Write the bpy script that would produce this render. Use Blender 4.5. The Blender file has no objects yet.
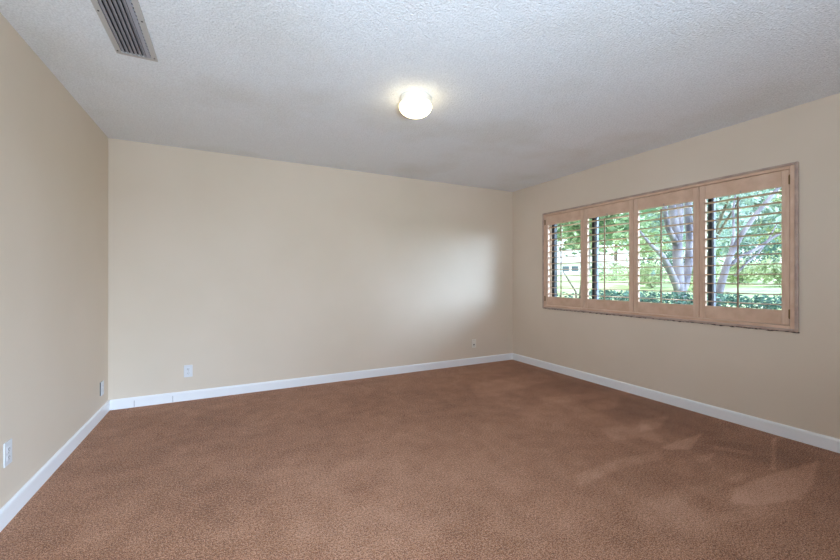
import bpy, bmesh, math, random
import numpy as np
from mathutils import Vector, Matrix

random.seed(7)
RNG = np.random.default_rng(11)
S = bpy.context.scene
COL = S.collection
PI = math.pi

# ------------------------------------------------------------------ camera
F_PX, HORIZON, YAW, CAM_Z = 375.174, 278.086, 0.471355, 1.18416
cam_data = bpy.data.cameras.new('camera')
cam_data.sensor_width = 36.0
cam_data.lens = F_PX / 840.0 * 36.0
cam_data.shift_y = -(280.0 - HORIZON) / 840.0
cam_data.clip_start = 0.02
cam_data.clip_end = 400
cam = bpy.data.objects.new('camera', cam_data)
cam.location = (0, 0, CAM_Z)
cam.rotation_euler = (PI / 2, 0, -YAW)
COL.objects.link(cam)
S.camera = cam

# ------------------------------------------------------------------ view
S.view_settings.view_transform = 'Standard'
S.view_settings.look = 'None'
S.view_settings.gamma = 1.0
S.view_settings.use_curve_mapping = False
S.view_settings.exposure = -0.07
S.cycles.use_denoising = True
S.cycles.max_bounces = 10
S.cycles.diffuse_bounces = 6
S.cycles.transparent_max_bounces = 12
S.cycles.sample_clamp_indirect = 6.0
S.cycles.caustics_reflective = False
S.cycles.caustics_refractive = False

# room constants (metres)
XL, XR, YB, YF, H = -0.96226, 3.69164, 4.26466, -1.30, 2.44

# ------------------------------------------------------------------ world: bright hazy sky
W = bpy.data.worlds.new('sky')
S.world = W
W.use_nodes = True
nt = W.node_tree
nt.nodes.clear()
out = nt.nodes.new('ShaderNodeOutputWorld')
bg = nt.nodes.new('ShaderNodeBackground')
tc = nt.nodes.new('ShaderNodeTexCoord')
sp = nt.nodes.new('ShaderNodeSeparateXYZ')
rm = nt.nodes.new('ShaderNodeValToRGB')
rm.color_ramp.elements[0].position = 0.0
rm.color_ramp.elements[0].color = (0.92, 0.97, 1.0, 1)
rm.color_ramp.elements[1].position = 0.9
rm.color_ramp.elements[1].color = (0.50, 0.70, 1.0, 1)
nt.links.new(tc.outputs['Generated'], sp.inputs[0])
nt.links.new(sp.outputs['Z'], rm.inputs[0])
SKY_BASE, SKY_GLOW = 2.35, 76.0
# hazy bright part of the sky, aimed so its light streaks the back wall
gd = Vector((0.47, -0.88, 0.25)).normalized()
dot = nt.nodes.new('ShaderNodeVectorMath'); dot.operation = 'DOT_PRODUCT'
nrm = nt.nodes.new('ShaderNodeVectorMath'); nrm.operation = 'NORMALIZE'
nt.links.new(tc.outputs['Generated'], nrm.inputs[0])
nt.links.new(nrm.outputs[0], dot.inputs[0])
dot.inputs[1].default_value = gd
mx0 = nt.nodes.new('ShaderNodeMath'); mx0.operation = 'MAXIMUM'; mx0.inputs[1].default_value = 0.0
pw = nt.nodes.new('ShaderNodeMath'); pw.operation = 'POWER'; pw.inputs[1].default_value = 24.0
ma = nt.nodes.new('ShaderNodeMath'); ma.operation = 'MULTIPLY'; ma.inputs[1].default_value = SKY_GLOW
nt.links.new(dot.outputs['Value'], mx0.inputs[0])
nt.links.new(mx0.outputs[0], pw.inputs[0])
nt.links.new(pw.outputs[0], ma.inputs[0])
nt.links.new(rm.outputs[0], bg.inputs['Color'])
bg.inputs['Strength'].default_value = SKY_BASE
bg2 = nt.nodes.new('ShaderNodeBackground')
bg2.inputs['Color'].default_value = (0.58, 0.74, 1.0, 1)
nt.links.new(ma.outputs[0], bg2.inputs['Strength'])
both = nt.nodes.new('ShaderNodeAddShader')
nt.links.new(bg.outputs[0], both.inputs[0])
nt.links.new(bg2.outputs[0], both.inputs[1])
nt.links.new(both.outputs[0], out.inputs['Surface'])

# ------------------------------------------------------------------ lights
def add_light(name, kind, energy, color, loc, direction=None, **kw):
    d = bpy.data.lights.new(name, kind)
    d.energy = energy
    d.color = color
    for k, v in kw.items():
        setattr(d, k, v)
    o = bpy.data.objects.new(name, d)
    o.location = loc
    if direction is not None:
        o.rotation_euler = Vector(direction).to_track_quat('-Z', 'Y').to_euler()
    COL.objects.link(o)
    return o

# sun from behind the house, onto the garden
add_light('sun', 'SUN', 3.6, (1.0, 0.95, 0.86), (-6, 6, 12), (0.62, -0.22, -0.75), angle=math.radians(1.0))
# added glass door, unseen behind the camera, to let in daylight
DOOR_X0, DOOR_X1, DOOR_H = 0.85, 1.95, 2.05
DCX = (DOOR_X0 + DOOR_X1) / 2
# added fill light behind the camera, brightens and cools the ceiling
cf = add_light('ceiling_fill', 'AREA', 64, (0.65, 0.82, 1.0), (0.20, -0.80, 1.00), (0.17, 0.83, 0.53), shape='DISK', size=0.35, spread=math.radians(130))
dp = add_light('added_door_portal', 'AREA', 1, (1, 1, 1), (DCX, YF - 0.16, 1.04), (0, 1, 0), shape='RECTANGLE', size=1.10, size_y=2.06)
dp.data.cycles.is_portal = True
# sky portal at the shuttered window
pt = add_light('window_portal', 'AREA', 1, (1, 1, 1), (XR + 0.24, 2.42, 1.41), (-1, 0, 0), shape='RECTANGLE', size=1.24, size_y=2.4)
pt.data.size, pt.data.size_y = 2.5, 1.3
pt.data.cycles.is_portal = True

# ------------------------------------------------------------------ materials
def srgb(r, g, b):
    def f(c):
        c /= 255.0
        return c / 12.92 if c <= 0.04045 else ((c + 0.055) / 1.055) ** 2.4
    return (f(r), f(g), f(b), 1)

def mat(name, color, rough=0.6, metal=0.0, spec=0.4):
    m = bpy.data.materials.new(name)
    m.use_nodes = True
    p = m.node_tree.nodes['Principled BSDF']
    p.inputs['Base Color'].default_value = color
    p.inputs['Roughness'].default_value = rough
    p.inputs['Metallic'].default_value = metal
    p.inputs['Specular IOR Level'].default_value = spec
    return m

def node(m, t, **kw):
    n = m.node_tree.nodes.new(t)
    for k, v in kw.items():
        if k in n.inputs.keys():
            n.inputs[k].default_value = v
        else:
            setattr(n, k, v)
    return n

def P(m):
    return m.node_tree.nodes['Principled BSDF']

def link(m, a, b):
    m.node_tree.links.new(a, b)

def noise_color(m, c1, c2, scale=5, detail=3, coord='Object', lo=0.35, hi=0.65, stretch=None):
    t = node(m, 'ShaderNodeTexCoord')
    src = t.outputs[coord]
    if stretch:
        mp = node(m, 'ShaderNodeMapping')
        mp.inputs['Scale'].default_value = stretch
        link(m, src, mp.inputs['Vector'])
        src = mp.outputs[0]
    n = node(m, 'ShaderNodeTexNoise', Scale=scale, Detail=detail)
    r = node(m, 'ShaderNodeValToRGB')
    r.color_ramp.elements[0].position, r.color_ramp.elements[0].color = lo, c1
    r.color_ramp.elements[1].position, r.color_ramp.elements[1].color = hi, c2
    link(m, src, n.inputs['Vector'])
    link(m, n.outputs['Fac'], r.inputs[0])
    link(m, r.outputs[0], P(m).inputs['Base Color'])
    return src, n, r

def add_bump(m, src, scale, strength, dist, detail=2, prev=None):
    n = node(m, 'ShaderNodeTexNoise', Scale=scale, Detail=detail)
    b = node(m, 'ShaderNodeBump', Strength=strength, Distance=dist)
    link(m, src, n.inputs['Vector'])
    link(m, n.outputs['Fac'], b.inputs['Height'])
    if prev:
        link(m, prev.outputs[0], b.inputs['Normal'])
    link(m, b.outputs[0], P(m).inputs['Normal'])
    return b

# painted drywall, light cream with roller stipple
M_WALL = mat('wall_paint', srgb(229, 216, 200), 0.55, spec=0.3)
s_, n_, r_ = noise_color(M_WALL, srgb(223, 208, 190), srgb(227, 212, 195), 1.3, 4)
add_bump(M_WALL, s_, 160, 0.10, 0.002)

# popcorn ceiling
M_CEIL = mat('popcorn_ceiling', srgb(228, 229, 230), 0.9, spec=0.1)
s_, n_, r_ = noise_color(M_CEIL, srgb(236, 238, 238), srgb(244, 248, 252), 1.3, 5, lo=0.30, hi=0.50)
sg = node(M_CEIL, 'ShaderNodeTexNoise', Scale=120, Detail=2)  # fine speckle: self-shading between the popcorn grains, painted into the colour
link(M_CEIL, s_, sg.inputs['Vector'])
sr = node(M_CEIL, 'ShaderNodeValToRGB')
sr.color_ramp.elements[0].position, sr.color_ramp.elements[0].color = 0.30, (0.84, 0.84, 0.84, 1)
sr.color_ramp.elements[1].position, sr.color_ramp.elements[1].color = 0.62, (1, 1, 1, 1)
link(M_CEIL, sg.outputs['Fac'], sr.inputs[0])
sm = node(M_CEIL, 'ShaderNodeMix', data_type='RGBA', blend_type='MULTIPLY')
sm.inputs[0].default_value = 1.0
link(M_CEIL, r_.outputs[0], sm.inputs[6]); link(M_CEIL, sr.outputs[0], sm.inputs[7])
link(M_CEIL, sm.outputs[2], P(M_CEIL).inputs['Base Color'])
b1 = add_bump(M_CEIL, s_, 95, 0.60, 0.010, 3)
vor = node(M_CEIL, 'ShaderNodeTexVoronoi', Scale=85)
link(M_CEIL, s_, vor.inputs['Vector'])
b2 = node(M_CEIL, 'ShaderNodeBump', Strength=0.28, Distance=0.008)
b2.invert = True
link(M_CEIL, vor.outputs['Distance'], b2.inputs['Height'])
link(M_CEIL, b1.outputs[0], b2.inputs['Normal'])
link(M_CEIL, b2.outputs[0], P(M_CEIL).inputs['Normal'])

M_TRIM = mat('white_trim', srgb(246, 247, 250), 0.35, spec=0.5)
M_SEAM = mat('trim_seam', srgb(160, 160, 166), 0.8)
M_PLATE = mat('white_plastic', srgb(228, 230, 235), 0.3, spec=0.5)
M_IVORY = mat('ivory_plastic', srgb(236, 229, 218), 0.35, spec=0.5)
M_DARK = mat('dark_slot', srgb(40, 38, 38), 0.7)
M_SCREW = mat('screw_metal', srgb(150, 146, 142), 0.35, metal=0.8)

# whitewashed pinkish wood of the shutters
M_WOOD = mat('blonde_wood', srgb(205, 176, 152), 0.42, spec=0.4)
s_, n_, r_ = noise_color(M_WOOD, srgb(212, 177, 151), srgb(227, 195, 172), 9, 4, stretch=(6, 1, 1))
M_WOOD_V = mat('blonde_wood_upright', srgb(205, 176, 152), 0.42, spec=0.4)
noise_color(M_WOOD_V, srgb(214, 180, 155), srgb(226, 196, 174), 9, 4, stretch=(6, 6, 0.8))
M_ROD = mat('tilt_rod_wood', srgb(160, 130, 110), 0.45)
M_LIP = mat('mauve_wood_lip', srgb(190, 165, 150), 0.4)
noise_color(M_LIP, srgb(176, 152, 142), srgb(200, 177, 162), 14, 4)
M_CAULK = mat('cracked_caulk', srgb(150, 130, 126), 0.8)
noise_color(M_CAULK, srgb(92, 78, 76), srgb(190, 174, 166), 38, 4, lo=0.42, hi=0.56)
M_BRASS = mat('aged_brass', srgb(126, 100, 62), 0.4, metal=0.7)

M_ALU = mat('bronze_aluminium', srgb(40, 41, 44), 0.45, metal=0.3)
M_ALU_L = mat('grey_aluminium', srgb(118, 124, 138), 0.45, metal=0.3)
M_REVEAL = mat('white_reveal', srgb(240, 238, 232), 0.5)

M_VENT = mat('vent_enamel', srgb(190, 187, 184), 0.4, metal=0.0)
M_SLAT = mat('vent_blade_grey', srgb(168, 168, 176), 0.45)
M_DUCT = mat('duct_dark', srgb(26, 25, 26), 0.8)

# glass: mostly straight-through, with a mirror-like share
M_GLASS = bpy.data.materials.new('window_glass')
M_GLASS.use_nodes = True
g = M_GLASS.node_tree
g.nodes.clear()
go = g.nodes.new('ShaderNodeOutputMaterial')
gm = g.nodes.new('ShaderNodeMixShader')
gt = g.nodes.new('ShaderNodeBsdfTransparent')
gt.inputs[0].default_value = (0.93, 0.97, 0.96, 1)
gg = g.nodes.new('ShaderNodeBsdfGlossy')
gg.inputs['Roughness'].default_value = 0.02
lw = g.nodes.new('ShaderNodeFresnel')
lw.inputs[0].default_value = 1.45
gn = g.nodes.new('ShaderNodeNewGeometry')
gf = g.nodes.new('ShaderNodeMath'); gf.operation = 'SUBTRACT'; gf.inputs[0].default_value = 1.0
gx_ = g.nodes.new('ShaderNodeMath'); gx_.operation = 'MULTIPLY'
g.links.new(gn.outputs['Backfacing'], gf.inputs[1])
g.links.new(gf.outputs[0], gx_.inputs[0])
g.links.new(lw.outputs[0], gx_.inputs[1])
g.links.new(gx_.outputs[0], gm.inputs[0])
g.links.new(gt.outputs[0], gm.inputs[1])
g.links.new(gg.outputs[0], gm.inputs[2])
g.links.new(gm.outputs[0], go.inputs[0])

# opal lamp glass, lit from inside
M_OPAL = mat('lit_opal_glass', srgb(255, 250, 240), 0.3)
P(M_OPAL).inputs['Emission Color'].default_value = (1.0, 0.83, 0.48, 1)
P(M_OPAL).inputs['Emission Strength'].default_value = 8.2
M_PAN = mat('lamp_pan_white', srgb(240, 236, 225), 0.35)

# carpet: twist pile with nap marks left by feet and the vacuum cleaner, plus broad painted tones
M_CARPET = mat('carpet', srgb(165, 115, 86), 0.95, spec=0.05)
def carpet_nodes(m):
    t = node(m, 'ShaderNodeTexCoord')
    co = t.outputs['Object']
    fine = node(m, 'ShaderNodeTexNoise', Scale=210, Detail=2)
    mid = node(m, 'ShaderNodeTexNoise', Scale=85, Detail=3)
    big = node(m, 'ShaderNodeTexNoise', Scale=2.4, Detail=5)
    tuft = node(m, 'ShaderNodeTexNoise', Scale=8, Detail=4)
    for n in (fine, mid, big, tuft):
        link(m, co, n.inputs['Vector'])
    at = node(m, 'ShaderNodeAttribute')
    at.attribute_name = 'nap'
    def mul(a, k, add):
        q = node(m, 'ShaderNodeMath', operation='MULTIPLY_ADD')
        link(m, a, q.inputs[0])
        q.inputs[1].default_value = k
        q.inputs[2].default_value = add
        return q.outputs[0]
    def plus(a, b):
        q = node(m, 'ShaderNodeMath', operation='ADD')
        link(m, a, q.inputs[0]); link(m, b, q.inputs[1])
        return q.outputs[0]
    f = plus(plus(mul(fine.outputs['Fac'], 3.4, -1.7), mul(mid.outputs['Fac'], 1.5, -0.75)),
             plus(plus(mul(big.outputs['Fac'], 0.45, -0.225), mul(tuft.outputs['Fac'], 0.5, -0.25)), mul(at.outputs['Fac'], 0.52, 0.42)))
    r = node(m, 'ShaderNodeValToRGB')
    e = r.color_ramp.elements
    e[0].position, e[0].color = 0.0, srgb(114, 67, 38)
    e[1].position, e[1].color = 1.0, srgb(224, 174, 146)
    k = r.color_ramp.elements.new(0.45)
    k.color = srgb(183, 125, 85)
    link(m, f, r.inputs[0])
    link(m, r.outputs[0], P(m).inputs['Base Color'])
    b = node(m, 'ShaderNodeBump', Strength=0.8, Distance=0.012)
    link(m, plus(mul(fine.outputs['Fac'], 1.0, 0), mul(mid.outputs['Fac'], 0.8, 0)), b.inputs['Height'])
    link(m, b.outputs[0], P(m).inputs['Normal'])
    P(m).inputs['Sheen Weight'].default_value = 0.25
    P(m).inputs['Sheen Roughness'].default_value = 0.5
carpet_nodes(M_CARPET)

# garden: outdoor haze put in as paler, greyer leaf and lawn colours
def leaf_mat(name, c1, c2):
    m = mat(name, c1, 0.5, spec=0.3)
    n = m.node_tree
    p = P(m)
    oi = node(m, 'ShaderNodeNewGeometry')
    r = node(m, 'ShaderNodeValToRGB')
    r.color_ramp.elements[0].color = c1
    r.color_ramp.elements[1].color = c2
    link(m, oi.outputs['Random Per Island'], r.inputs[0])
    link(m, r.outputs[0], p.inputs['Base Color'])
    tr = node(m, 'ShaderNodeBsdfTranslucent')
    link(m, r.outputs[0], tr.inputs[0])
    mx = node(m, 'ShaderNodeMixShader')
    mx.inputs[0].default_value = 0.4
    link(m, p.outputs[0], mx.inputs[1])
    link(m, tr.outputs[0], mx.inputs[2])
    link(m, mx.outputs[0], n.nodes['Material Output'].inputs[0])
    return m
M_LEAF_Y = leaf_mat('leaves_bright', srgb(146, 164, 122), srgb(220, 226, 192))
M_LEAF_G = leaf_mat('leaves_green', srgb(92, 124, 96), srgb(184, 202, 166))
M_LEAF_T = leaf_mat('leaves_pale', srgb(132, 158, 152), srgb(210, 222, 214))
M_LEAF_D = leaf_mat('leaves_hedge', srgb(46, 76, 70), srgb(116, 150, 136))
M_BARK = mat('pale_bark', srgb(190, 182, 186), 0.9)
noise_color(M_BARK, srgb(84, 77, 88), srgb(150, 142, 154), 3.5, 5, stretch=(1, 1, 0.35))
M_BARK_D = mat('brown_bark', srgb(120, 108, 100), 0.9)
noise_color(M_BARK_D, srgb(96, 84, 78), srgb(150, 138, 128), 5, 5, stretch=(1, 1, 0.35))
M_GRASS = mat('lawn', srgb(170, 190, 110), 0.95)
noise_color(M_GRASS, srgb(160, 178, 124), srgb(212, 220, 172), 0.6, 6)
M_BOUNCE_SLAB = mat('pale_bounce_slab', srgb(206, 202, 196), 0.9)  # for the added slab that reflects light indoors
M_STUCCO = mat('white_stucco', srgb(236, 234, 232), 0.9)
M_ROOF = mat('pale_roof_tile', srgb(222, 218, 216), 0.9)
M_HGLASS = mat('dark_house_glass', srgb(92, 104, 116), 0.15)

# ------------------------------------------------------------------ mesh helpers
def finish(name, bm, m, parent=None, smooth=False, loc=None):
    bmesh.ops.recalc_face_normals(bm, faces=bm.faces[:])
    me = bpy.data.meshes.new(name)
    bm.to_mesh(me)
    bm.free()
    if smooth:
        for p in me.polygons:
            p.use_smooth = True
    me.materials.append(m)
    o = bpy.data.objects.new(name, me)
    COL.objects.link(o)
    if parent is not None:
        o.parent = parent
    if loc is not None:
        o.location = loc
    return o

def box(bm, x0, x1, y0, y1, z0, z1, bevel=0.0):
    g = bmesh.ops.create_cube(bm, size=1.0)
    vs = g['verts']
    for v in vs:
        v.co = Vector((x0 + (v.co.x + 0.5) * (x1 - x0), y0 + (v.co.y + 0.5) * (y1 - y0), z0 + (v.co.z + 0.5) * (z1 - z0)))
    if bevel > 0:
        es = list({e for v in vs for e in v.link_edges})
        bmesh.ops.bevel(bm, geom=es, offset=bevel, segments=2, affect='EDGES', profile=0.5)
    return bm

def lathe(bm, prof, seg=32):
    rings = []
    for r, z in prof:
        if r < 1e-6:
            rings.append([bm.verts.new((0, 0, z))])
        else:
            rings.append([bm.verts.new((r * math.cos(2 * PI * k / seg), r * math.sin(2 * PI * k / seg), z)) for k in range(seg)])
    for a, b in zip(rings, rings[1:]):
        for k in range(seg):
            k2 = (k + 1) % seg
            if len(a) == 1 and len(b) == 1:
                continue
            if len(a) == 1:
                bm.faces.new((a[0], b[k], b[k2]))
            elif len(b) == 1:
                bm.faces.new((a[k], b[0], a[k2]))
            else:
                bm.faces.new((a[k], b[k], b[k2], a[k2]))
    return bm

def tube(bm, pts, radii, seg=10, cap=True):
    pts = [Vector(p) for p in pts]
    rings = []
    for i, p in enumerate(pts):
        d = (pts[min(i + 1, len(pts) - 1)] - pts[max(i - 1, 0)]).normalized()
        a = d.cross(Vector((0.13, 0.97, 0.2))).normalized()
        b = d.cross(a).normalized()
        rings.append([bm.verts.new(p + radii[i] * (math.cos(2 * PI * k / seg) * a + math.sin(2 * PI * k / seg) * b)) for k in range(seg)])
    for A, B in zip(rings, rings[1:]):
        for k in range(seg):
            bm.faces.new((A[k], A[(k + 1) % seg], B[(k + 1) % seg], B[k]))
    if cap:
        bm.faces.new(rings[0][::-1])
        bm.faces.new(rings[-1])
    return bm

def empty(name, loc, rz=0.0):
    o = bpy.data.objects.new(name, None)
    o.empty_display_size = 0.1
    o.location = loc
    o.rotation_euler = (0, 0, rz)
    COL.objects.link(o)
    return o

def tag(o, label=None, cat=None, group=None, kind=None):
    if label: o['label'] = label
    if cat: o['category'] = cat
    if group: o['group'] = group
    if kind: o['kind'] = kind
    return o

def struct(o):
    o['kind'] = 'structure'
    return o

def copy_tree(root):
    r = root.copy()
    COL.objects.link(r)
    for ch in root.children:
        c = ch.copy()
        COL.objects.link(c)
        c.parent = r
        for g_ in ch.children:
            d = g_.copy()
            COL.objects.link(d)
            d.parent = c
    return r

def ray(u, D, v=None):
    """point on the ground plan that stands D metres ahead of the camera in image column u (and its height at row v)"""
    t = (u - 420.0) / F_PX
    c, s = math.cos(YAW), math.sin(YAW)
    x, y = D * (t * c + s), D * (c - t * s)
    return (x, y, CAM_Z - (v - HORIZON) * D / F_PX) if v is not None else (x, y)

# ------------------------------------------------------------------ room shell
def make_floor():
    x0, x1, y0, y1 = XL - 0.0, XR + 0.0, YF, YB
    nx, ny = 310, 370
    xs = np.linspace(x0, x1, nx)
    ys = np.linspace(y0, y1, ny)
    X, Y = np.meshgrid(xs, ys)
    V = np.stack([X.ravel(), Y.ravel(), np.zeros(X.size)], 1)
    idx = np.arange(nx * ny).reshape(ny, nx)
    Fc = np.stack([idx[:-1, :-1].ravel(), idx[:-1, 1:].ravel(), idx[1:, 1:].ravel(), idx[1:, :-1].ravel()], 1)
    me = bpy.data.meshes.new('floor')
    me.from_pydata(V.tolist(), [], Fc.tolist())
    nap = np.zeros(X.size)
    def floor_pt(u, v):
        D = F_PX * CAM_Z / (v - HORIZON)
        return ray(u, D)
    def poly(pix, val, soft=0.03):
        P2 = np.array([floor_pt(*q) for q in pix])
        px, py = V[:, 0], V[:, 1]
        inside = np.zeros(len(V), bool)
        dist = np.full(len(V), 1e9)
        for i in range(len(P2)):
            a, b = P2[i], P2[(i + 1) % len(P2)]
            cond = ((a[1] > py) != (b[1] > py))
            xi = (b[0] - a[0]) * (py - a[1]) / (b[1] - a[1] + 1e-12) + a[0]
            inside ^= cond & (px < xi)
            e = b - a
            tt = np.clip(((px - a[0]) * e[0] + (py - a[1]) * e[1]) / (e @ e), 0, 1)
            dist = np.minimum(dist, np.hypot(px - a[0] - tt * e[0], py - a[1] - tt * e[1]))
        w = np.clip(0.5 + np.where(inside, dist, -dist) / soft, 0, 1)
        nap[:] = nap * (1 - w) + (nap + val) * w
    for pix, val, soft in NAP_AND_TONE:
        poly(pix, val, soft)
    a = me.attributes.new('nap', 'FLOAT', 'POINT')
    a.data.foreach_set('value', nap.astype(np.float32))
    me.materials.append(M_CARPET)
    o = bpy.data.objects.new('floor', me)
    COL.objects.link(o)
    return struct(o)

# nap marks and broad painted tones, outlined where they lie on the carpet
NAP_AND_TONE = [
    # darker strip along the right wall
    ([(512, 362), (700, 412), (840, 452), (840, 500), (720, 452), (600, 410), (520, 380)], -0.35, 0.35),
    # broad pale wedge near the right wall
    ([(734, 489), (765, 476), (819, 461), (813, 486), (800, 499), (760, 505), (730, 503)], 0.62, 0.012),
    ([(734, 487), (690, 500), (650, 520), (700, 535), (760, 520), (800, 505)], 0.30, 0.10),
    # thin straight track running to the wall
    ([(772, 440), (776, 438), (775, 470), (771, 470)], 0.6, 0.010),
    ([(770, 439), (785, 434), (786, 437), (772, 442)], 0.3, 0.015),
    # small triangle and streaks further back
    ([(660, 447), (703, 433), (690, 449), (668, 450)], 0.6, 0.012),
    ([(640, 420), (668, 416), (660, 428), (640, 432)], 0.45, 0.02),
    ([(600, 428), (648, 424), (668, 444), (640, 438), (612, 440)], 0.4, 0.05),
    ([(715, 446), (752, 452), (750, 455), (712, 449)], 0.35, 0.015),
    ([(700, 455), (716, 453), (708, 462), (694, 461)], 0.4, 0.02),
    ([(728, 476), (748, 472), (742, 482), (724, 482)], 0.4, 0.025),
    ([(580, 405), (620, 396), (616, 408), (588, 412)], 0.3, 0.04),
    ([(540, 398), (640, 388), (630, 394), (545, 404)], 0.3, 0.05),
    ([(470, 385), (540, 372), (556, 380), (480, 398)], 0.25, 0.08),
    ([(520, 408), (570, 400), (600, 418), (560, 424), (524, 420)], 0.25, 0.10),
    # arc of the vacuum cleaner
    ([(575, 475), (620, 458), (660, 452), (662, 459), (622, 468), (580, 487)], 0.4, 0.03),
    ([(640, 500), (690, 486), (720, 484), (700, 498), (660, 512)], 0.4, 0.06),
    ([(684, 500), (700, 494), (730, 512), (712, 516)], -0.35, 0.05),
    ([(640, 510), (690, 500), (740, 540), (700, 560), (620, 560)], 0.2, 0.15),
    ([(0, 540), (110, 412), (260, 395), (300, 480), (240, 560), (0, 560)], -0.16, 0.6),  # broad soft darkening over the left of the floor
    # cool light on the middle painted as greyer pile, then softer patches
    ([(300, 470), (420, 430), (560, 440), (640, 500), (600, 560), (250, 560)], 0.18, 0.5),
    ([(340, 482), (375, 478), (378, 500), (350, 508)], -0.15, 0.08),
    ([(130, 440), (250, 420), (300, 450), (160, 480)], -0.05, 0.3),
    ([(60, 540), (110, 500), (135, 500), (90, 560), (60, 560)], 0.12, 0.10),
    ([(330, 400), (470, 385), (490, 400), (350, 420)], -0.15, 0.2),
]
make_floor()

T = 0.20
bm = bmesh.new(); box(bm, XL - T, XR + T, YF - T, YB + T, H, H + 0.25)
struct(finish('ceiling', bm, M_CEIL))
bm = bmesh.new(); box(bm, XL - T, XL, YF - T, YB + T, -0.15, H)
struct(finish('wall_left', bm, M_WALL))
bm = bmesh.new(); box(bm, XL, XR, YB, YB + T, -0.15, H)
struct(finish('wall_back', bm, M_WALL))

def wall_with_hole(name, axis, p0, p1, a0, a1, h0, h1, z0, z1, hz0, hz1):
    """one continuous wall slab with a rectangular opening; axis 'x' = slab normal along x"""
    bm = bmesh.new()
    A = sorted({a0, h0, h1, a1})
    Z = sorted({z0, hz0, hz1, z1})
    def pos(p, a, z):
        return (p, a, z) if axis == 'x' else (a, p, z)
    V = {(k, i, j): bm.verts.new(pos(p, a, z)) for k, p in enumerate((p0, p1)) for i, a in enumerate(A) for j, z in enumerate(Z)}
    hole = lambda i, j: A[i] >= h0 - 1e-6 and A[i + 1] <= h1 + 1e-6 and Z[j] >= hz0 - 1e-6 and Z[j + 1] <= hz1 + 1e-6
    solid = lambda i, j: 0 <= i < len(A) - 1 and 0 <= j < len(Z) - 1 and not hole(i, j)
    for i in range(len(A) - 1):
        for j in range(len(Z) - 1):
            if hole(i, j):
                continue
            for k in (0, 1):
                bm.faces.new([V[k, i, j], V[k, i + 1, j], V[k, i + 1, j + 1], V[k, i, j + 1]])
            if not solid(i - 1, j): bm.faces.new([V[0, i, j], V[1, i, j], V[1, i, j + 1], V[0, i, j + 1]])
            if not solid(i + 1, j): bm.faces.new([V[0, i + 1, j], V[1, i + 1, j], V[1, i + 1, j + 1], V[0, i + 1, j + 1]])
            if not solid(i, j - 1): bm.faces.new([V[0, i, j], V[1, i, j], V[1, i + 1, j], V[0, i + 1, j]])
            if not solid(i, j + 1): bm.faces.new([V[0, i, j + 1], V[1, i, j + 1], V[1, i + 1, j + 1], V[0, i + 1, j + 1]])
    return struct(finish(name, bm, M_WALL))

# window hole behind the shutter frame
WY0, WY1, WZ0, WZ1 = 1.205, 3.636, 0.815, 2.006
wall_with_hole('wall_right', 'x', XR, XR + T, YF - T, YB + T, WY0, WY1, -0.15, H, WZ0, WZ1)
wall_with_hole('wall_front', 'y', YF - T, YF, XL, XR, DOOR_X0, DOOR_X1, -0.15, H, 0.0, DOOR_H)

# baseboards with a rounded top edge and a thin toe gap
BB, BT = 0.092, 0.014
def baseboard(name, pts_fn, length):
    prof = [(0, 0), (BT, 0), (BT, BB - 0.016), (BT - 0.002, BB - 0.008), (BT - 0.006, BB - 0.002), (BT - 0.010, BB), (0, BB)]
    bm = bmesh.new()
    A = [bm.verts.new(pts_fn(0, d, z)) for d, z in prof]
    B = [bm.verts.new(pts_fn(length, d, z)) for d, z in prof]
    for k in range(len(prof)):
        k2 = (k + 1) % len(prof)
        bm.faces.new((A[k], A[k2], B[k2], B[k]))
    bm.faces.new(A); bm.faces.new(B[::-1])
    return struct(finish(name, bm, M_TRIM))
baseboard('baseboard_left', lambda s, d, z: (XL + d, YF + s, z), YB - YF)
bbk = baseboard('baseboard_back', lambda s, d, z: (XL + BT + s, YB - d, z), XR - XL - 2 * BT)
baseboard('baseboard_right', lambda s, d, z: (XR - d, YF + s, z), YB - YF)
baseboard('baseboard_front', lambda s, d, z: (XL + BT + s, YF + d, z), DOOR_X0 - XL - BT)
struct(finish('baseboard_front', box(bmesh.new(), DOOR_X1, XR - BT, YF, YF + BT, 0, BB, 0.003), M_TRIM))
# butt joints in the back baseboard
for x in (-0.772, -0.475):
    bm = bmesh.new(); box(bm, x - 0.0018, x + 0.0018, YB - BT - 0.0012, YB - BT + 0.002, 0.004, BB - 0.030)
    finish('joint', bm, M_SEAM, bbk)

# glazed door added behind the camera as a daylight opening
dr = empty('added_door_1', ((DOOR_X0 + DOOR_X1) / 2, YF - 0.1, 0)); struct(dr)
def door_part(name, m, x0, x1, y0, y1, z0, z1):
    cx = (DOOR_X0 + DOOR_X1) / 2
    bm = bmesh.new(); box(bm, x0 - cx, x1 - cx, y0, y1, z0, z1)
    return finish(name, bm, m, dr)
for a, b in ((DOOR_X0, DOOR_X0 + 0.05), (DOOR_X1 - 0.05, DOOR_X1)):
    door_part('jamb', M_ALU, a, b, -0.04, 0.04, 0, DOOR_H)
door_part('head', M_ALU, DOOR_X0 + 0.05, DOOR_X1 - 0.05, -0.04, 0.04, DOOR_H - 0.05, DOOR_H)
door_part('track', M_ALU, DOOR_X0 + 0.05, DOOR_X1 - 0.05, -0.04, 0.04, 0.0, 0.03)
door_part('pane', M_GLASS, DOOR_X0 + 0.05, DOOR_X1 - 0.05, -0.003, 0.003, 0.03, DOOR_H - 0.05)

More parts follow.
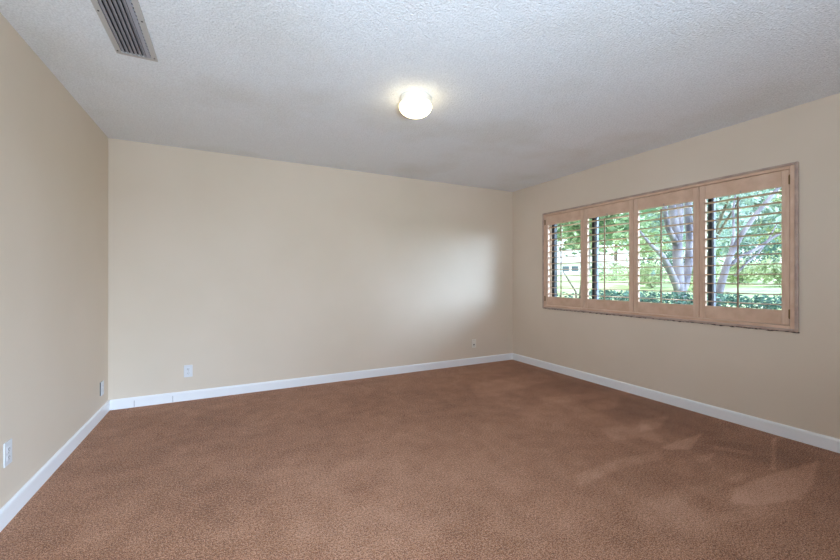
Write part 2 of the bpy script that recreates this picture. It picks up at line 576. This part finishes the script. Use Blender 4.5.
# ------------------------------------------------------------------ aluminium window
GX = XR + 0.115
win = empty('window_1', (GX, (WY0 + WY1) / 2, WZ0)); struct(win)
WCY = (WY0 + WY1) / 2
def win_part(name, m, x0, x1, y0, y1, z0, z1, bevel=0.003):
    bm = bmesh.new(); box(bm, x0 - GX, x1 - GX, y0 - WCY, y1 - WCY, z0 - WZ0, z1 - WZ0, bevel)
    return finish(name, bm, m, win)
for a, b in ((WY1 - 0.075, WY1 - 0.030), (WY0 + 0.030, WY0 + 0.075)):
    win_part('jamb', M_ALU, GX - 0.025, GX + 0.025, a, b, WZ0 + 0.09, WZ1 - 0.09)
win_part('jamb', M_REVEAL, GX - 0.020, GX + 0.03, WY1 - 0.030, WY1, WZ0, WZ1)
win_part('jamb', M_REVEAL, GX - 0.020, GX + 0.03, WY0, WY0 + 0.030, WZ0, WZ1)
win_part('head', M_REVEAL, GX - 0.02, GX + 0.03, WY0 + 0.030, WY1 - 0.030, WZ1 - 0.09, WZ1)
win_part('sill', M_REVEAL, GX - 0.02, GX + 0.03, WY0 + 0.030, WY1 - 0.030, WZ0, WZ0 + 0.09)
win_part('mullion', M_ALU, GX - 0.02, GX + 0.02, 2.972, 3.000, WZ0 + 0.09, WZ1 - 0.09)
win_part('meeting_stile', M_ALU_L, GX - 0.012, GX + 0.02, 2.938, 2.971, WZ0 + 0.09, WZ1 - 0.09)
win_part('mullion', M_ALU, GX - 0.02, GX + 0.02, 1.782, 1.806, WZ0 + 0.09, WZ1 - 0.09)
win_part('meeting_stile', M_ALU_L, GX - 0.012, GX + 0.02, 1.762, 1.781, WZ0 + 0.09, WZ1 - 0.09)
for a, b in ((WY0 + 0.075, 1.762), (1.806, 2.938), (3.0, WY1 - 0.075)):
    win_part('pane', M_GLASS, GX + 0.004, GX + 0.008, a, b, WZ0 + 0.09, WZ1 - 0.09, 0)

# ------------------------------------------------------------------ shutter frame on the wall
FY0, FY1, FZ0, FZ1 = 1.177, 3.664, 0.792, 2.031       # outer edge
IY0, IY1, IZ0, IZ1 = 1.224, 3.624, 0.834, 1.990       # inner edge
fr = empty('shutter_frame', (XR, (FY0 + FY1) / 2, FZ0))
tag(fr, 'pinkish blonde wooden frame around the whole shuttered window on the right wall', 'window frame')
FCY = (FY0 + FY1) / 2
def ring(name, m, y0, y1, z0, z1, w, x0, x1, bevel, wy2=None):
    def piece(nm, a0, a1, b0, b1):
        bm = bmesh.new(); box(bm, x0 - XR, x1 - XR, a0 - FCY, a1 - FCY, b0 - FZ0, b1 - FZ0, bevel)
        return finish(nm, bm, m, fr)
    wy, wz = w
    piece(name + '_jamb', y0, y0 + wy, z0, z1)
    piece(name + '_jamb', y1 - (wy2 or wy), y1, z0, z1)
    piece(name + '_head', y0 + wy, y1 - (wy2 or wy), z1 - wz, z1)
    piece(name + '_sill', y0 + wy, y1 - (wy2 or wy), z0, z0 + wz)
ring('outer', M_LIP, FY0, FY1, FZ0, FZ1, (0.020, 0.018), XR - 0.022, XR - 0.0005, 0.005)
ring('inner', M_WOOD, FY0 + 0.0201, FY1 - 0.0201, FZ0 + 0.0181, FZ1 - 0.0181, (0.0269, 0.0228), XR - 0.016, XR + 0.055, 0.003, 0.0194)
# cracked caulk line along the underside
bm = bmesh.new()
n = 150
prev = None
for k in range(n + 1):
    y = FY0 - 0.002 + (FY1 - FY0 + 0.004) * k / n - FCY
    d = 0.007 + 0.006 * random.random() * (1.0 if random.random() < 0.6 else 0.2)
    ring_ = [bm.verts.new((-0.0006, y, 0.001)), bm.verts.new((-0.009, y, 0.001)), bm.verts.new((-0.007, y, -d * 0.6)), bm.verts.new((-0.0006, y, -d))]
    if prev:
        for q in range(4):
            bm.faces.new((prev[q], prev[(q + 1) % 4], ring_[(q + 1) % 4], ring_[q]))
    prev = ring_
tag(finish('caulk_bead', bm, M_CAULK, fr), 'cracked grey brown caulk')

# ------------------------------------------------------------------ shutter panels
PW = (IY1 - IY0) / 4
PX0, PX1 = XR - 0.010, XR + 0.018
ST = 0.046
RZ0, RZ1 = 0.945, 1.869
GAP = 0.0026
NL = 12
def elliptic_slat(bm, y0, y1, w, t, tilt):
    N = 12
    A, B = [], []
    for k in range(N):
        a = 2 * PI * k / N
        x, z = w / 2 * math.cos(a), t / 2 * math.sin(a)
        xx, zz = x * math.cos(tilt) - z * math.sin(tilt), x * math.sin(tilt) + z * math.cos(tilt)
        A.append(bm.verts.new((xx, y0, zz)))
        B.append(bm.verts.new((xx, y1, zz)))
    for k in range(N):
        bm.faces.new((A[k], A[(k + 1) % N], B[(k + 1) % N], B[k]))
    bm.faces.new(A[::-1]); bm.faces.new(B)

def make_shutter():
    """origin at the panel's foot, middle of its width, in the wall plane"""
    root = empty('window_shutter', (0, 0, 0))
    hw = PW / 2 - GAP
    zt, zb = IZ1 - IZ0 - 0.003, 0.003
    x0, x1 = PX0 - XR, PX1 - XR
    for s in (-1, 1):
        bm = bmesh.new()
        a, b = sorted((s * hw, s * (hw - ST)))
        box(bm, x0, x1, a, b, zb, zt, 0.003)
        finish('stile', bm, M_WOOD_V, root)
    iw = hw - ST
    bm = bmesh.new(); box(bm, x0 + 0.001, x1 - 0.001, -iw, iw, RZ1 - IZ0, zt, 0.002)
    finish('top_rail', bm, M_WOOD, root)
    bm = bmesh.new(); box(bm, x0 + 0.001, x1 - 0.001, -iw, iw, zb, RZ0 - IZ0, 0.002)
    finish('bottom_rail', bm, M_WOOD, root)
    pitch = (RZ1 - RZ0) / NL
    cx = (x0 + x1) / 2
    for k in range(NL):
        bm = bmesh.new()
        elliptic_slat(bm, -iw + 0.002, iw - 0.002, 0.086, 0.009, math.radians(LOUVER_TILT))
        finish('louver', bm, M_WOOD, root, smooth=True, loc=(cx, 0, RZ0 - IZ0 + pitch * (k + 0.5)))
    # tilt rod in front of the louvers, with a little eye at each blade
    rx = cx - 0.054
    bm = bmesh.new()
    box(bm, rx - 0.006, rx + 0.005, -0.006, 0.006, 0.945 - IZ0 + 0.004, RZ1 - IZ0 - 0.030, 0.003)
    rod = finish('tilt_rod', bm, M_ROD, root)
    for k in range(NL):
        bm = bmesh.new()
        z = RZ0 - IZ0 + pitch * (k + 0.5)
        tube(bm, [(rx + 0.004, 0, z), (cx - 0.040, 0, z)], [0.0012, 0.0012], 6)
        finish('staple', bm, M_BRASS, rod)
    # notch for the rod in the top rail
    bm = bmesh.new()
    box(bm, x0 - 0.003, x0 + 0.002, -0.006, 0.006, RZ1 - IZ0 + 0.002, RZ1 - IZ0 + 0.022, 0.001)
    finish('rod_catch', bm, M_LIP, root)
    return root
LOUVER_TILT = 0.0
proto = make_shutter()
shutter_labels = [
    'blonde wooden louvred shutter panel nearest the room corner, white house visible through it',
    'blonde louvred shutter panel second from the corner, two thin dark bars behind its louvers',
    'blonde louvred shutter panel third from the corner, no dark bar, upright pale trunk behind',
    'largest looking shutter panel at the camera end, dark bar and slanting trunk behind louvers',
]
panels = [proto] + [copy_tree(proto) for k in range(3)]
for k, o in enumerate(panels):
    o.location = (XR, IY1 - PW * (k + 0.5), IZ0)
    tag(o, shutter_labels[k], 'shutter', 'louvred shutter panels in the window')
    if k in (0, 3):
        s = 1 if k == 0 else -1
        for z in (0.085, 1.075):
            bm = bmesh.new()
            tube(bm, [(-0.0195, s * (PW / 2), z - 0.035), (-0.020, s * (PW / 2), z + 0.035)], [0.0032, 0.0032], 8)
            box(bm, -0.0125, -0.0095, min(s * (PW / 2 - 0.002), s * (PW / 2 - 0.008)), max(s * (PW / 2 - 0.002), s * (PW / 2 - 0.008)), z - 0.032, z + 0.032)
            tag(finish('hinge', bm, M_BRASS, o), 'aged brass hinge')

# ------------------------------------------------------------------ ceiling light
LX, LY = 1.160, 2.345
lamp = empty('ceiling_light', (LX, LY, H))
tag(lamp, 'round lit flush mount ceiling lamp with white opal glass', 'ceiling light')
bm = bmesh.new()
lathe(bm, [(0, -0.0005), (0.106, -0.0005), (0.109, -0.004), (0.109, -0.042), (0.106, -0.047), (0.0, -0.047)], 48)
finish('base', bm, M_PAN, lamp, smooth=False)
bm = bmesh.new()
prof = [(0.0, -0.0475), (0.100, -0.0475), (0.109, -0.051)]
for k in range(0, 13):
    a = PI / 2 * k / 12
    prof.append((0.1145 * math.cos(a), -0.060 - 0.071 * math.sin(a)))
lathe(bm, prof, 48)
finish('shade', bm, M_OPAL, lamp, smooth=True)
bm = bmesh.new()
lathe(bm, [(0.0, -0.1305), (0.006, -0.1312), (0.006, -0.135), (0.0, -0.138)], 16)
finish('finial', bm, M_PAN, lamp, smooth=True)

# ------------------------------------------------------------------ ceiling vent
VX0, VX1, VY0, VY1 = -0.5545, -0.3645, 1.86, 2.6215
VCX, VCY = (VX0 + VX1) / 2, (VY0 + VY1) / 2
vent = empty('ceiling_vent', (VCX, VCY, H))
tag(vent, 'long metal air vent with dark slats in the ceiling', 'air vent')
vw, vl = (VX1 - VX0) / 2, (VY1 - VY0) / 2
fl = 0.026
bm = bmesh.new()
# one flat flange ring with a turned-up lip
o_ = [(-vw, -vl), (vw, -vl), (vw, vl), (-vw, vl)]
i_ = [(-vw + fl, -vl + fl), (vw - fl, -vl + fl), (vw - fl, vl - fl), (-vw + fl, vl - fl)]
rows = [[bm.verts.new((x, y, -0.0005)) for x, y in o_], [bm.verts.new((x * 0.992, y * 0.998, -0.007)) for x, y in o_],
        [bm.verts.new((x, y, -0.009)) for x, y in i_], [bm.verts.new((x, y, -0.0005)) for x, y in i_]]
for A, B in zip(rows, rows[1:] + rows[:1]):
    for k in range(4):
        bm.faces.new((A[k], A[(k + 1) % 4], B[(k + 1) % 4], B[k]))
finish('flange', bm, M_VENT, vent)
bm = bmesh.new(); box(bm, -vw + fl, vw - fl, -vl + fl, vl - fl, -0.0012, -0.0004)
finish('duct_opening', bm, M_DUCT, vent)
NB = 6
for k in range(NB):
    x = -vw + fl + (2 * vw - 2 * fl - 0.022) * (k + 0.62) / NB
    bm = bmesh.new()
    A = [(-0.0105, -0.0015), (-0.0095, -0.0015), (0.0065, -0.0125), (0.0055, -0.0132)]
    v0 = [bm.verts.new((x + a, -vl + fl, z)) for a, z in A]
    v1 = [bm.verts.new((x + a, vl - fl - 0.001, z)) for a, z in A]
    for q in range(4):
        bm.faces.new((v0[q], v0[(q + 1) % 4], v1[(q + 1) % 4], v1[q]))
    bm.faces.new(v0); bm.faces.new(v1[::-1])
    finish('blade', bm, M_SLAT, vent)
bm = bmesh.new()
box(bm, vw - fl - 0.022, vw - fl - 0.0055, -vl + fl, vl - fl - 0.001, -0.0088, -0.0015)
for k in range(24):
    y = -vl + fl + (2 * vl - 2 * fl - 0.001) * (k + 0.3) / 24
    box(bm, vw - fl - 0.0056, vw - fl - 0.0001, y, y + 0.008, -0.0086, -0.0020)
finish('damper_bar', bm, M_SLAT, vent)
for x, y in ((-vw + 0.012, vl - 0.035), (vw - 0.012, vl - 0.035), (-vw + 0.012, -vl + 0.035), (vw - 0.012, -vl + 0.035), (-vw + 0.012, 0.0), (vw - 0.012, 0.0)):
    bm = bmesh.new()
    lathe(bm, [(0, -0.0072), (0.004, -0.0072), (0.004, -0.0095), (0.002, -0.0105), (0, -0.0107)], 10)
    finish('screw', bm, M_DARK, vent, loc=(x, y, 0))

# ------------------------------------------------------------------ outlets  (local frame: x across, y out of the wall, z up)
def make_outlet(m, proud=0.0):
    root = empty('wall_outlet', (0, 0, 0))
    w, h = 0.036, 0.058
    bm = bmesh.new()
    box(bm, -w, w, -0.0005 - proud, -0.0060 - proud, -h, h, 0.0022) if False else box(bm, -w, w, -0.0060 - proud, -0.0005 - proud, -h, h, 0.0022)
    finish('cover_plate', bm, m, root)
    for s in (-1, 1):
        bm = bmesh.new()
        box(bm, -0.016, 0.016, -0.0078 - proud, -0.0050 - proud, s * 0.020 - 0.0135, s * 0.020 + 0.0135, 0.001)
        rc = finish('receptacle', bm, m, root)
        for a, hh in ((-0.006, 0.0045), (0.006, 0.0038)):
            bm = bmesh.new(); box(bm, a - 0.0012, a + 0.0012, -0.0082 - proud, -0.0072 - proud, s * 0.020 + 0.001 - hh, s * 0.020 + 0.001 + hh)
            finish('slot', bm, M_DARK, rc)
        bm = bmesh.new(); box(bm, -0.0018, 0.0018, -0.0082 - proud, -0.0072 - proud, s * 0.020 - 0.011, s * 0.020 - 0.0075)
        finish('slot', bm, M_DARK, rc)
    bm = bmesh.new()
    lathe(bm, [(0, 0), (0.003, 0), (0.003, 0.001), (0, 0.0016)], 10)
    bmesh.ops.rotate(bm, verts=bm.verts, cent=(0, 0, 0), matrix=Matrix.Rotation(PI / 2, 3, 'X'))
    finish('screw', bm, M_SCREW, root, loc=(0, -0.0058 - proud, 0))
    return root
G_OUT = 'wall outlets low above the baseboard'
o1 = make_outlet(M_PLATE)
o1.location = (-0.350, YB, 0.283)
tag(o1, 'white duplex outlet low on the back wall, left half, facing the camera', 'wall outlet', G_OUT)
o2 = copy_tree(o1)
o2.location = (XL, 2.540, 0.332); o2.rotation_euler = (0, 0, PI / 2)
tag(o2, 'white outlet low on the left wall at the picture edge', 'wall outlet', G_OUT)
# plate standing off the wall next to the corner, a dark gap behind it
o3 = make_outlet(M_PLATE, proud=0.005)
bm = bmesh.new(); box(bm, -0.0345, 0.0345, -0.0054, -0.0005, -0.055, 0.055)
tag(finish('outlet_box', bm, M_DARK, o3), 'dark gap behind the loose plate')
o3.location = (XL, 4.052, 0.2515); o3.rotation_euler = (0, 0, PI / 2)
tag(o3, 'loose white outlet on the left wall right beside the corner, dark gap behind its plate', 'wall outlet', G_OUT)
# ivory jack plate near the right corner
jk = empty('wall_jack', (3.003, YB, 0.284))
tag(jk, 'small ivory jack plate low on the back wall near the right corner', 'wall jack')
bm = bmesh.new(); box(bm, -0.036, 0.036, -0.006, -0.0005, -0.058, 0.058, 0.0022); finish('cover_plate', bm, M_IVORY, jk)
bm = bmesh.new(); box(bm, -0.010, 0.010, -0.0075, -0.005, -0.024, -0.006, 0.001); finish('socket', bm, M_DARK, jk)
for z in (-0.042, 0.042):
    bm = bmesh.new()
    lathe(bm, [(0, 0), (0.003, 0), (0.003, 0.001), (0, 0.0016)], 10)
    bmesh.ops.rotate(bm, verts=bm.verts, cent=(0, 0, 0), matrix=Matrix.Rotation(PI / 2, 3, 'X'))
    finish('screw', bm, M_SCREW, jk, loc=(0, -0.0058, z))

# ------------------------------------------------------------------ garden beyond the window
def ground_z(x, y):
    d = max(0.0, math.hypot(x - 5.5, (y - 2.5) * 0.4) - 2.5) if x > 4.5 else 0.0
    return -0.16 + 2.15 * min(1.0, d / 45.0)
bm = bmesh.new()
gx = [-60, -20, -8, 4.2, 5.5, 7, 9, 12, 16, 20, 26, 32, 40, 50, 62, 80, 110]
gy = [-80, -40, -20, -10, -4, 0, 4, 8, 14, 20, 28, 38, 50, 70, 110]
GV = [[bm.verts.new((x, y, ground_z(x, y))) for y in gy] for x in gx]
for i in range(len(gx) - 1):
    for j in range(len(gy) - 1):
        bm.faces.new((GV[i][j], GV[i + 1][j], GV[i + 1][j + 1], GV[i][j + 1]))
gr = finish('ground', bm, M_GRASS); struct(gr)
bm = bmesh.new(); box(bm, -5, 3.6, -9, YF - T, -0.30, -0.04)
struct(finish('bounce_slab', bm, M_BOUNCE_SLAB))  # pale slab added outside the added door to reflect light onto the ceiling

def leaves_mesh(name, centers, normals_up, size, m, parent, loc_ofs=(0, 0, 0)):
    n = len(centers)
    a = RNG.normal(size=(n, 3)); a[:, 2] *= 0.6
    a /= np.linalg.norm(a, axis=1, keepdims=True)
    b = np.cross(a, RNG.normal(size=(n, 3)))
    b /= np.linalg.norm(b, axis=1, keepdims=True)
    s = size * (0.6 + 0.8 * RNG.random((n, 1)))
    tip = centers + a * s
    base = centers - a * s
    fold = np.cross(a, b) * s * 0.18
    l = centers + b * s * 0.45 + fold
    r = centers - b * s * 0.45 + fold
    V = np.stack([base, l, tip, r], 1).reshape(-1, 3)
    I = np.arange(n)[:, None] * 4
    Fc = np.concatenate([I + np.array([[0, 1, 2]]), I + np.array([[0, 2, 3]])])
    me = bpy.data.meshes.new(name)
    me.from_pydata(V.tolist(), [], Fc.tolist())
    me.materials.append(m)
    o = bpy.data.objects.new(name, me)
    COL.objects.link(o)
    if parent: o.parent = parent
    return o

def blob_points(n, c, r, nclump=18, clump=0.38):
    cc = RNG.normal(size=(nclump, 3))
    cc /= np.linalg.norm(cc, axis=1, keepdims=True)
    cc *= (0.35 + 0.65 * RNG.random((nclump, 1)) ** 0.5)
    pick = RNG.integers(0, nclump, n)
    p = cc[pick] + RNG.normal(size=(n, 3)) * clump * 0.5
    return p * np.array(r) + np.array(c)

def limb(bm, p0, p1, r0, r1, bend=0.06, n=6, seg=9):
    p0, p1 = Vector(p0), Vector(p1)
    L = (p1 - p0).length
    o = Vector((random.uniform(-1, 1), random.uniform(-1, 1), random.uniform(-0.4, 0.4))) * bend * L
    pts, rad = [], []
    for k in range(n + 1):
        t = k / n
        pts.append(p0.lerp(p1, t) + o * math.sin(PI * t))
        rad.append(r0 + (r1 - r0) * t)
    tube(bm, pts, rad, seg)
    return pts[-1]

def tree(name, label, u, D, height, crown_z, crown_r, leaf, nleaf, size, trunk_r, group, bark=M_BARK_D, clumps=18):
    x, y = ray(u, D)
    z = ground_z(x, y) - 0.03
    root = empty(name, (x, y, z))
    tag(root, label, 'tree', group)
    bm = bmesh.new()
    top = (random.uniform(-.3, .3), random.uniform(-.3, .3), crown_z)
    limb(bm, (0, 0, 0), top, trunk_r, trunk_r * 0.6, 0.03, seg=10)
    for k in range(7):
        a = 2 * PI * k / 7 + random.random()
        e = (top[0] + crown_r[0] * 0.6 * math.cos(a), top[1] + crown_r[1] * 0.6 * math.sin(a), crown_z + crown_r[2] * random.uniform(0.0, 0.7))
        st = Vector((0, 0, 0)).lerp(Vector(top), random.uniform(0.55, 0.95))
        limb(bm, st, e, trunk_r * 0.35, trunk_r * 0.08, 0.08, seg=6)
    finish('trunk', bm, bark, root, smooth=True)
    leaves_mesh('crown', blob_points(nleaf, (0, 0, crown_z + crown_r[2] * 0.25), crown_r, clumps), None, size, leaf, root)
    return root

def shrub(name, label, u, D, r, h, leaf, nleaf, size, cat='shrub', group=None):
    x, y = ray(u, D)
    z = ground_z(x, y) - 0.02
    root = empty(name, (x, y, z))
    tag(root, label, cat, group)
    bm = bmesh.new()
    for k in range(5):
        a = 2 * PI * k / 5 + random.random()
        limb(bm, (0.03 * math.cos(a), 0.03 * math.sin(a), 0), (0.55 * r * math.cos(a), 0.55 * r * math.sin(a), h * 0.75), 0.025, 0.008, 0.05, 4, 6)
    finish('stem', bm, M_BARK_D, root, smooth=True)
    leaves_mesh('foliage', blob_points(nleaf, (0, 0, h * 0.52), (r, r, h * 0.45), 14, 0.5), None, size, leaf, root)
    return root

# low hedge just outside the window
hx, hy0, hy1 = 5.75, -1.5, 4.55
hedge = empty('hedge', (hx, (hy0 + hy1) / 2, -0.18))
tag(hedge, 'dark green clipped hedge just outside the window, along its lower edge', 'hedge')
N = 15000
pts = np.stack([RNG.normal(size=N) * 0.20, RNG.uniform(hy0, hy1, N) - (hy0 + hy1) / 2, 0.12 + 1.02 * RNG.random(N) ** 0.7 + RNG.normal(size=N) * 0.02], 1)
leaves_mesh('foliage', pts, None, 0.035, M_LEAF_D, hedge)
bm = bmesh.new()
for k in range(14):
    yy = (hy0 + hy1) / 2 * 0 + (-0.5 + (k + 0.5) / 14) * (hy1 - hy0)
    limb(bm, (0, yy, 0), (random.uniform(-.1, .1), yy + random.uniform(-.15, .15), 0.9), 0.018, 0.006, 0.05, 4, 6)
finish('stem', bm, M_BARK_D, hedge, smooth=True)

# pale multi-stemmed tree seen upright through the third panel
D3 = 9.0
def rp(u, v, D, base):
    p = ray(u, D, v)
    return Vector(p) - Vector(base)
bx, by = ray(684, D3)
base = (bx, by, ground_z(bx, by) - 0.03)
t3 = empty('multi_stem_tree', base)
tag(t3, 'pale grey tree with upright forking stems seen through the third shutter panel', 'tree')
bm = bmesh.new()
def path(bm, base, pix, r):
    pts = [rp(u, v, D, base) for u, v, D in pix]
    tube(bm, pts, r, 12)
bz = 278.086 - (base[2] - CAM_Z) / D3 * F_PX
path(bm, base, [(681, bz, D3), (680, 296, D3), (679, 285, D3), (678, 262, D3), (677, 240, D3), (673, 212, D3), (669, 180, D3), (666, 120, D3)], [0.16, 0.13, 0.115, 0.11, 0.10, 0.085, 0.07, 0.03])
path(bm, base, [(680, 294, D3 + .1), (685, 284, D3 + .2), (689, 262, D3 + .3), (690, 238, D3 + .4), (688, 212, D3 + .5), (688, 180, D3 + .6), (690, 110, D3 + .6)], [0.10, 0.095, 0.09, 0.085, 0.085, 0.07, 0.03])
path(bm, base, [(678, 290, D3), (675, 282, D3 - .1), (669, 268, D3 - .3), (662, 255, D3 - .5), (650, 244, D3 - .8), (637, 228, D3 - 1.0)], [0.085, 0.08, 0.075, 0.055, 0.035, 0.02])
path(bm, base, [(677, 250, D3), (680, 228, D3 + .2), (680, 205, D3 + .4), (682, 170, D3 + .5), (683, 120, D3 + .5)], [0.085, 0.08, 0.075, 0.06, 0.03])
path(bm, base, [(677, 245, D3), (668, 228, D3 - .3), (664, 205, D3 - .5), (660, 170, D3 - .6)], [0.07, 0.06, 0.05, 0.025])
path(bm, base, [(689, 258, D3 + .3), (697, 236, D3 + .4), (702, 212, D3 + .6), (712, 170, D3 + .8)], [0.07, 0.065, 0.05, 0.025])
finish('trunk', bm, M_BARK, t3, smooth=True)
c3 = rp(660, 150, D3 + 1, base)
leaves_mesh('crown', blob_points(2600, (c3.x + 1, c3.y, c3.z + 1.2), (2.2, 2.2, 1.8), 20), None, 0.10, M_LEAF_Y, t3)

# slanting tree seen through the panel at the camera end
D4 = 7.5
bx, by = ray(712, D4)
base4 = (bx, by, ground_z(bx, by) - 0.03)
t4 = empty('slanting_tree', base4)
tag(t4, 'pale grey tree leaning right with long slanting limbs behind the camera end shutter', 'tree')
bm = bmesh.new()
bz = 278.086 - (base4[2] - CAM_Z) / D4 * F_PX
path(bm, base4, [(711, bz, D4), (717, 298, D4), (723, 278, D4), (729, 258, D4), (742, 234, D4), (757, 213, D4), (775, 192, D4), (800, 160, D4)], [0.090, 0.077, 0.063, 0.055, 0.045, 0.041, 0.036, 0.018])
path(bm, base4, [(727, 268, D4), (741, 256, D4 + .1), (757, 249, D4 + .2), (772, 238, D4 + .3), (792, 227, D4 + .3), (815, 210, D4 + .3)], [0.041, 0.034, 0.032, 0.027, 0.023, 0.013])
path(bm, base4, [(735, 276, D4 + .1), (745, 264, D4 + .2), (757, 255, D4 + .3), (768, 240, D4 + .4), (778, 222, D4 + .5)], [0.023, 0.020, 0.018, 0.016, 0.009])
path(bm, base4, [(729, 258, D4), (734, 235, D4 + .3), (733, 210, D4 + .5), (738, 180, D4 + .6)], [0.032, 0.027, 0.020, 0.009])
finish('trunk', bm, M_BARK, t4, smooth=True)
c4 = rp(770, 160, D4 + 1.0, base4)
leaves_mesh('crown', blob_points(2600, (c4.x + 0.8, c4.y, c4.z + 0.9), (2.0, 1.8, 1.6), 20), None, 0.09, M_LEAF_T, t4)

# leaf canopy seen through the two panels near the corner
tree('leafy_tree', 'green leafy tree with crown hanging over the garden behind the two corner end shutters', 583, 17, 7, 4.4, (2.6, 2.6, 2.4), M_LEAF_G, 4600, 0.15, 0.20, None)
tree('broad_tree', 'bright green broad tree seen between the second and third shutter panels', 632, 26, 8, 4.6, (3.4, 3.4, 3.2), M_LEAF_Y, 4200, 0.19, 0.24, None)
tree('pale_leaved_tree', 'pale blue green tree filling the view behind the slanting trunk', 711, 17, 8, 4.0, (2.7, 2.7, 3.0), M_LEAF_T, 4600, 0.16, 0.2, None)
bgT = [(530, 85, M_LEAF_G), (578, 74, M_LEAF_Y), (615, 56, M_LEAF_G), (650, 66, M_LEAF_Y), (680, 50, M_LEAF_T), (709, 66, M_LEAF_G), (740, 38, M_LEAF_T), (775, 54, M_LEAF_Y), (818, 36, M_LEAF_G)]
nm = ['behind the white house', 'above the white house roof', 'right of the white house', 'left of the upright pale stems', 'directly behind the upright pale stems', 'between the upright and the slanting trunk', 'behind the slanting trunk', 'at the window end nearest the camera', 'past the camera end of the window']
for (u, D, lf), w in zip(bgT, nm):
    tree('distant_tree', 'distant tree ' + w, u, D, 11, 6.0, (2.7, 2.7, 5.0), lf, 2200, 0.36, 0.3, 'distant trees across the lawn')
sh = [(652, 23, 1.1, 1.5, M_LEAF_Y), (700, 20, 1.0, 1.7, M_LEAF_Y), (741, 23, 1.0, 1.4, M_LEAF_Y), (784, 20, 1.1, 1.4, M_LEAF_Y), (665, 33, 1.9, 2.6, M_LEAF_D), (762, 30, 1.9, 2.9, M_LEAF_D), (615, 34, 2.4, 1.4, M_LEAF_Y)]
sl = ['bright bush left of the upright stems', 'bright bush between the two pale trunks', 'sunlit bush right of the slanting trunk', 'sunlit bush by the camera end of the window', 'dark bush far behind the third shutter', 'dark bush far behind the slanting limbs', 'low pale bush far behind the second shutter']
for (u, D, r, h, lf), w in zip(sh, sl):
    shrub('garden_shrub', w, u, D, r, h, lf, 900, 0.14, group='bushes on the lawn')
# small dark shrub and leaning sapling behind the corner end panel
shrub('round_shrub', 'small dark round shrub low behind the corner end shutter', 571, 9.0, 0.34, 0.95, M_LEAF_D, 900, 0.05)
sx, sy = ray(576, 9.6)
sz = ground_z(sx, sy) - 0.03
sap = empty('leaning_sapling', (sx, sy, sz))
tag(sap, 'thin bare sapling leaning left behind the corner end shutter', 'sapling')
bm = bmesh.new()
p0 = rp(576, 292, 9.6, (sx, sy, sz)); p1 = rp(566, 276, 9.6, (sx, sy, sz))
tube(bm, [Vector((0.05, 0, 0)), p0, p1, p1 + (p1 - p0) * 0.3], [0.03, 0.025, 0.018, 0.012], 7)
finish('stem', bm, M_BARK_D, sap, smooth=True)

# white low house across the lawn
hx_, hy_ = ray(570, 55)
hz_ = ground_z(hx_, hy_) - 0.05
hs = empty('house', (hx_, hy_, hz_), -YAW - 0.1)
tag(hs, 'long low white house with pale roof across the lawn behind the corner end shutter', 'house')
bm = bmesh.new(); box(bm, -8, 6, 0, 7, 0, 1.75); finish('wall', bm, M_STUCCO, hs)
bm = bmesh.new()
rv = [bm.verts.new(p) for p in [(-8.6, -0.7, 1.76), (6.6, -0.7, 1.76), (6.6, 7.7, 1.76), (-8.6, 7.7, 1.76), (-6.5, 3.5, 4.0), (4.5, 3.5, 4.0)]]
for f in ((0, 1, 5, 4), (1, 2, 5), (2, 3, 4, 5), (3, 0, 4), (0, 3, 2, 1)):
    bm.faces.new([rv[k] for k in f])
finish('roof', bm, M_ROOF, hs)
for x in (-6.0, -3.4, -0.6, 0.7, 3.2):
    bm = bmesh.new(); box(bm, x - 0.45, x + 0.45, -0.04, 0.02, 0.55, 1.25)
    finish('window', bm, M_HGLASS, hs)
